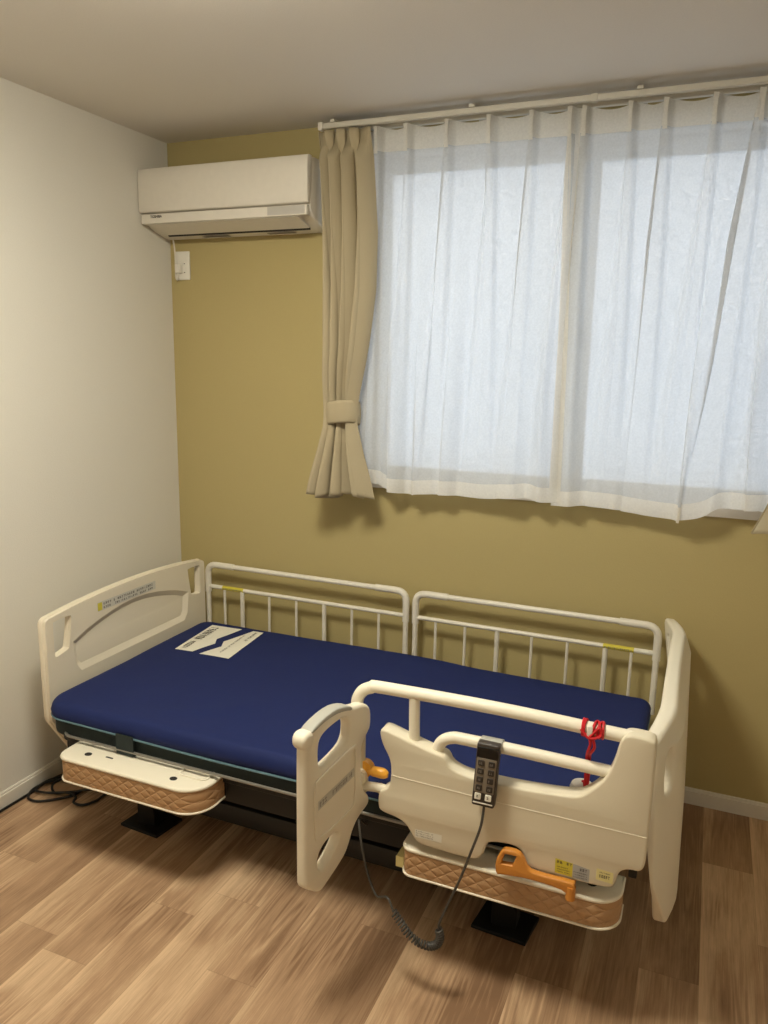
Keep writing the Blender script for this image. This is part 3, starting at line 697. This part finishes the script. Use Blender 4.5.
b = B(); rbox(b, 1.959, 1.971, -1.1425, -1.1395, .742, .770, .001); obj('cord_tag', b, 'white', rd)
b = B(); lathe(b, [(0, .594), (.012, .593), (.024, .587), (.028, .577), (.028, .567), (.0285, .566), (.0285, .556), (.02, .552), (0, .552)], (1.948, -1.066), 28); k = obj('cap', b, 'white', rd); k['label'] = 'round white plastic cap'
b = B(); tube(b, smoothpath([(1.958, -1.09, .585), (1.953, -1.078, .599), (1.948, -1.066, .592)], 5), .003, 6); obj('cap_loop', b, 'red', rd)

# ------------------------------------------------------------------ black mains cable on the floor by the left wall
b = B(); c_ = lambda pts, r=.0045: tube(b, smoothpath([(max(x, .018), y, z) for x, y, z in pts], 8), r, 8)
c_([(.020, -1.30, .006), (.018, -1.10, .006), (.020, -.99, .006), (.022, -.93, .007), (.022, -.88, .010), (.024, -.82, .007), (.06, -.74, .006), (.16, -.66, .006), (.30, -.62, .007)])
c_([(.30, -.70, .006), (.15, -.76, .006), (.05, -.83, .012), (.018, -.905, .012), (.034, -.955, .006), (.078, -.964, .006), (.122, -.937, .006), (.165, -.888, .006), (.190, -.82, .007), (.26, -.74, .006)])
c_([(.28, -.66, .013), (.12, -.74, .013), (.03, -.84, .014), (.030, -.915, .013), (.075, -.918, .013), (.120, -.90, .014), (.165, -.875, .015), (.20, -.84, .013), (.27, -.78, .006)])
c_([(.24, -.72, .019), (.10, -.80, .019), (.06, -.86, .016), (.095, -.895, .006), (.15, -.885, .013), (.185, -.885, .006), (.205, -.915, .006), (.245, -.915, .006), (.268, -.875, .006), (.275, -.80, .006), (.34, -.72, .006)])
pc = obj('power_cable', b, 'blackcable'); tag(pc, 'black mains cable lying in loops on the floor beside the left wall', 'cable')

# ------------------------------------------------------------------ air conditioner
ac = thing('air_conditioner', (.39, 0, 2.0), 'white wall-mounted air conditioner in the upper left corner of the mustard wall', 'air conditioner')
AX0, AX1 = .005, .750
def xprism(bm, prof, x0, x1, r=0): prism(bm, prof, [], lambda u, v, w: (w, u, v), x0, x1, r, 3)
b = B(); xprism(b, chaikin([(-.0005, 2.262), (-.165, 2.262), (-.172, 2.255), (-.172, 2.09), (-.160, 2.066), (-.110, 2.040), (-.035, 2.022), (-.0005, 2.022)], 1), AX0, AX1, .006); bd = obj('body', b, 'ac', ac)
b = B(); xprism(b, chaikin([(-.150, 2.264), (-.188, 2.262), (-.196, 2.252), (-.196, 2.106), (-.190, 2.098), (-.170, 2.098)], 1), AX0-.002, AX1+.002, .004); obj('front_panel', b, 'ac', ac)
b = B(); xprism(b, [(-.168, 2.094), (-.190, 2.092), (-.190, 2.058), (-.165, 2.056)], AX0+.006, AX1-.004, .002); st = obj('lower_strip', b, 'ac', ac)
b = B(); box(b, .584, .738, -.1908, -.1902, 2.062, 2.091); obj('indicator_window', b, 'acgrey', st, smooth=None)
b = B(); xprism(b, [(-.183, 2.054), (-.090, 2.028), (-.086, 2.033), (-.165, 2.066)], AX0+.045, AX1-.045, .001); obj('louver', b, 'ac', ac)
b = B(); xprism(b, [(-.088, 2.034), (-.080, 2.024), (-.074, 2.024), (-.078, 2.04)], AX0+.05, AX1-.05, 0); obj('air_slot', b, 'dark', ac, smooth=None)
b = B()
for x0 in (.20, .50):
    box(b, x0, x0+.12, -.055, -.030, 2.0212, 2.0222)
obj('bottom_vent', b, 'softink', ac, smooth=None)
# maker's name
cu = bpy.data.curves.new('maker_name', 'FONT'); cu.body = 'TOSHIBA'; cu.size = .0135; cu.extrude = .0002; cu.offset = .0004
tmp = bpy.data.objects.new('maker_name_source', cu); COL.objects.link(tmp); bpy.context.view_layer.update()
me = bpy.data.meshes.new_from_object(tmp.evaluated_get(bpy.context.evaluated_depsgraph_get())); bpy.data.objects.remove(tmp)
b = B(); b.from_mesh(me); bmesh.ops.transform(b, matrix=Matrix.Translation((.055, -.1906, 2.078)) @ Matrix.Rotation(math.radians(90), 4, 'X'), verts=b.verts); obj('maker_name', b, 'ink', st, smooth=None)
b = B(); tube(b, smoothpath([(.036, -.03, 2.024), (.035, -.022, 2.0), (.034, -.016, 1.96), (.034, -.016, 1.90), (.036, -.018, 1.872), (.044, -.022, 1.862), (.053, -.024, 1.868), (.055, -.026, 1.885)], 6), .0032, 8); cdd = obj('power_cord', b, 'trim', ac)
b = B(); rbox(b, .044, .066, -.034, -.008, 1.888, 1.925, .004); obj('plug', b, 'white', cdd)
# outlet
po = thing('power_outlet', (.06, 0, 1.86), 'white power outlet plate under the left end of the air conditioner', 'power outlet')
b = B(); prism(b, rrect(.028, .098, 1.862, 1.976, .004, 3), [], XZ, -.0075, -.0004, .002); pp = obj('plate', b, 'white', po)
b = B(); box(b, .070, .076, -.0082, -.0076, 1.925, 1.928); box(b, .070, .076, -.0082, -.0076, 1.890, 1.893); obj('socket_slot', b, 'dark', pp, smooth=None)

# ------------------------------------------------------------------ curtain rails
cr_ = thing('curtain_rail', (1.65, 0, 2.35), 'double cream curtain rail under the ceiling above the window', 'curtain rail')
RA, RB = .775, 2.62
b = B(); prism(b, rrect(-.135, -.115, 2.353, 2.372, .004, 3), [], lambda u, v, w: (w, u, v), RA, RB, .001); obj('front_rail', b, 'trackgrey', cr_)
b = B(); prism(b, rrect(-.068, -.050, 2.353, 2.370, .004, 3), [], lambda u, v, w: (w, u, v), RA+.02, RB-.02, .001); obj('back_rail', b, 'trackgrey', cr_)
for x in (.82, 1.33, 1.86, 2.40):
    b = B(); box(b, x-.010, x+.010, -.138, 0, 2.372, 2.376); box(b, x-.012, x+.012, -.004, 0, 2.345, 2.385); rbox(b, x-.009, x+.009, -.139, -.110, 2.3722, 2.382, .002); obj('bracket', b, 'trackgrey', cr_)
for x in (RA, RB):
    b = B(); rbox(b, x-.012, x+.006, -.139, -.111, 2.349, 2.376, .004); obj('end_cap', b, 'white', cr_)
b = B(); rbox(b, 1.715, 1.735, -.1365, -.1135, 2.3515, 2.3735, .001); obj('joint', b, 'trackgrey', cr_)

# ------------------------------------------------------------------ curtains
def sheet(name, m, parent, fn, nu, nv, thick=None, smooth=180):
    b = B(); g = [[b.verts.new(fn(i/nu, j/nv)) for i in range(nu+1)] for j in range(nv+1)]
    for j in range(nv):
        for i in range(nu): b.faces.new((g[j][i], g[j][i+1], g[j+1][i+1], g[j+1][i]))
    o = obj(name, b, m, parent, smooth=smooth, recalc=False)
    if thick:
        md = o.modifiers.new('thickness', 'SOLIDIFY'); md.thickness = thick; md.offset = 0
    return o
def lerp(a, c, t): return a+(c-a)*t
def ss(a, c, x): t = max(0, min(1, (x-a)/(c-a))); return t*t*(3-2*t)
def interp(tab, z):
    for (z0, v0), (z1, v1) in zip(tab, tab[1:]):
        if z <= z0 and z >= z1:
            t = (z0-z)/(z0-z1); return v0+(v1-v0)*t
    return tab[-1][1] if z < tab[-1][0] else tab[0][1]
def beige(side, label):
    # side -1: tied curtain on the left of the window; +1 mirrored on the right
    X0 = 1.70
    mx = lambda x: x if side < 0 else (2*X0-x-.10)
    root = thing('beige_curtain', (mx(.865), -.115, 1.02), label, 'curtain', 'beige curtains tied back at the ends of the window')
    left = [(2.37, .757), (2.20, .775), (1.9, .790), (1.6, .803), (1.40, .802), (1.34, .803), (1.30, .803), (1.22, .790), (1.10, .760), (1.02, .742)]
    right = [(2.37, .958), (2.20, .972), (2.0, .985), (1.8, .980), (1.6, .955), (1.42, .925), (1.34, .918), (1.30, .922), (1.20, .945), (1.10, .975), (1.02, .995)]
    if side > 0: right = [(2.37, .95), (2.0, .95), (1.8, .94), (1.6, .93), (1.42, .90), (1.30, .905), (1.20, .93), (1.10, .965), (1.02, .997)]
    nf = 4; rnd = random.Random(3 if side < 0 else 9); ph = [rnd.uniform(-.3, .3) for _ in range(nf+2)]
    def fn(u, v):
        z = lerp(2.348, 1.036+.012*math.sin(u*17+side), v)
        a, c = interp(left, z), interp(right, z)
        neck = math.exp(-((z-1.355)/.10)**2)
        amp = lerp(.026, .044, ss(2.3, 1.5, z))*(1-.45*neck)+.016*ss(1.3, 1.05, z)
        th = (1-(1-u)**1.7)*nf*2*math.pi+1.0*math.sin(u*6+z*1.1+side)+ph[int(u*nf)]*0
        sh = .42*(c-a)/nf*math.sin(2*th+1.0)*(.6+ss(2.2, 1.5, z))
        x = lerp(a, c, u)+sh*.6
        y = -.136+amp*math.sin(th)+.010*math.sin(u*5+z*4)
        hz = 0
        if z > 2.26: y = lerp(y, -.122+.016*math.sin(u*nf*2*math.pi)*(1 if u < .9 else .3), ss(2.24, 2.33, z))
        return (mx(x), y, z+hz)
    o = sheet('curtain_panel', 'beige', root, fn, 240, 90, .0022)
    # tieback: a band wrapped round the neck
    b = B(); N_ = 40
    for k in range(N_):
        pass
    def band(u, v):
        a = u*2*math.pi; z = lerp(1.388, 1.305, v); rx = .0665; ry = .050
        zz = z-.012*math.sin(a)*1+.008*math.cos(a)
        bul = .004*math.sin(v*math.pi)
        return (mx(.8635)+(rx+bul)*math.cos(a), -.124+(ry+bul)*math.sin(a), zz)
    sheet('tieback', 'beige', root, band, 48, 8, .003)
    return root
beige(-1, 'beige curtain tied back at the left end of the window')
beige(1, 'beige curtain at the right edge of the photo, only its lower corner in view')

LONG = {1.949: (-.03, .022), 2.216: (-.085, .034), 1.537: (-.05, .016), 1.249: (-.06, .014), 1.704: (-.03, .014)}   # folds that run down to the hem
def sheer(x0, x1, pleats, seed, label, left_return=0., right_return=0.):
    root = thing('sheer_curtain', ((x0+x1)/2, -.06, 1.07), label, 'curtain', 'white sheer curtains over the window')
    rnd = random.Random(seed); zt, zb = 2.352, 1.066
    pl = [(p, rnd.uniform(-.075, -.01), rnd.uniform(.7, 1.25)) for p in pleats]
    pl = [(p, LONG.get(p, (dr, 0))[0], k) for p, dr, k in pl]
    low = [(rnd.uniform(x0, x1), rnd.uniform(.020, .050), rnd.uniform(.018, .036), rnd.uniform(-.04, .04)) for _ in range(int((x1-x0)*7))]
    def pos(x, z, d=0):
        dn = max(0.0, (zt-z)/(zt-zb))
        y = -.066-(.010 if seed == 4 else 0)
        for p, dr, k in pl:
            wv = .0065+.046*dn*k; e_ = .0030+.013*dn; h = (.026*math.exp(-dn*1.0)+.006)
            xx = x-p-dr*dn
            q_ = (wv-abs(xx))/e_
            y -= h/(1+math.exp(-max(-30, min(30, q_*2.2))))*(1-.45*min(1, dn*1.3)*(1-min(1, abs(xx)/max(wv, 1e-4))))
        for c, wd, a, dr in low:
            y -= a*ss(.12, .95, dn)*math.exp(-((x-c-dr*dn)/wd)**2)
        y += .006*ss(.2, 1, dn)*math.sin(x*31+seed*2+z*1.5)+.004*dn*math.sin(x*57+z)
        return y+d
    def top(x):
        s = 0
        for p, dr, k in pl: s = max(s, math.exp(-((x-p)/.035)**2))
        return zt-.012*(1-s)
    def X(u, dn): return lerp(x0, x1, u)
    def D(x, z):
        # the cloth doubles back on itself in each pleat; most pleats open out half way down
        dn = max(0.0, (zt-z)/(zt-zb)); d_ = 0
        for p, dr, k in pl:
            A = .019*k*max(0, 1-dn*1.7)**1.2+LONG.get(p, (0, 0))[1]*min(1, dn*3)
            if A <= 0: continue
            sg = .008+.010*dn; xx = x-p-dr*dn
            d_ -= A*math.exp(-(xx/sg)**2)
        for c, wd, a, dr in low[::2]:
            A = .020*ss(.25, .8, dn); d_ -= A*math.exp(-((x-c-dr*dn)/.014)**2)
        return x+d_
    def hemz(x): return zb+.026*ss(1.14, .98, x)+.030*ss(2.135, 2.20, x)-.014*math.exp(-((x-2.11)/.035)**2)-.010*math.exp(-((x-1.64)/.05)**2)+.010*math.sin(x*6.3+seed)+.006*math.sin(x*17+seed*3)
    nu = int((x1-x0)/.0022)
    def body(u, v):
        x = X(u, v); zT = top(x); z = lerp(zT, hemz(x)+.052, v); return (D(x, z), pos(x, z), z)
    pnl = sheet('sheer_panel', 'sheer', root, body, nu, 60)
    def hem(u, v):
        x = X(u, 1); z = lerp(hemz(x)+.053, hemz(x), v); return (D(x, z), pos(x, z, -.0012), z)
    sheet('hem', 'sheerhem', root, hem, nu, 4)
    def head(u, v):
        x = X(u, 0); z = lerp(top(x)+.001, 2.272, v); return (D(x, z), pos(x, z, -.0014), z)
    sheet('heading_tape', 'sheerhem', root, head, nu, 6)
    for p in pleats:
        b = B(); box(b, p-.002, p+.002, -.064, -.058, 2.345, 2.354); box(b, p-.004, p+.004, -.0665, -.0645, 2.300, 2.352); obj('hook', b, 'white', root, smooth=None)
    # side hems: doubled edge strips
    for p in pleats:
        def fold(u, v, p=p):
            x = p+lerp(-.0075, .0075, u)*(1-.35*math.sin(v*math.pi)); z = lerp(top(p)-.002, 2.262, v); return (x-.012, pos(p, z, -.0060), z)
        sheet('pinch_pleat', 'sheerhem', root, fold, 6, 8)
    for (ua, ub) in ((0, .03), (.938, 1)):
        def strip(u, v, ua=ua, ub=ub):
            x = X(lerp(ua, ub, u), v); z = lerp(2.275, hemz(x)+.052, v); return (D(x, z), pos(x, z, -.001), z)
        sheet('side_hem', 'sheerhem', root, strip, 8, 60)
    return root
sheer(.895, 1.700, (.989, 1.101, 1.249, 1.396, 1.537, 1.660), 4, 'white sheer curtain over the left half of the window')
sheer(1.668, 2.520, (1.704, 1.844, 1.949, 2.088, 2.216, 2.35, 2.495), 11, 'white sheer curtain over the right half of the window')
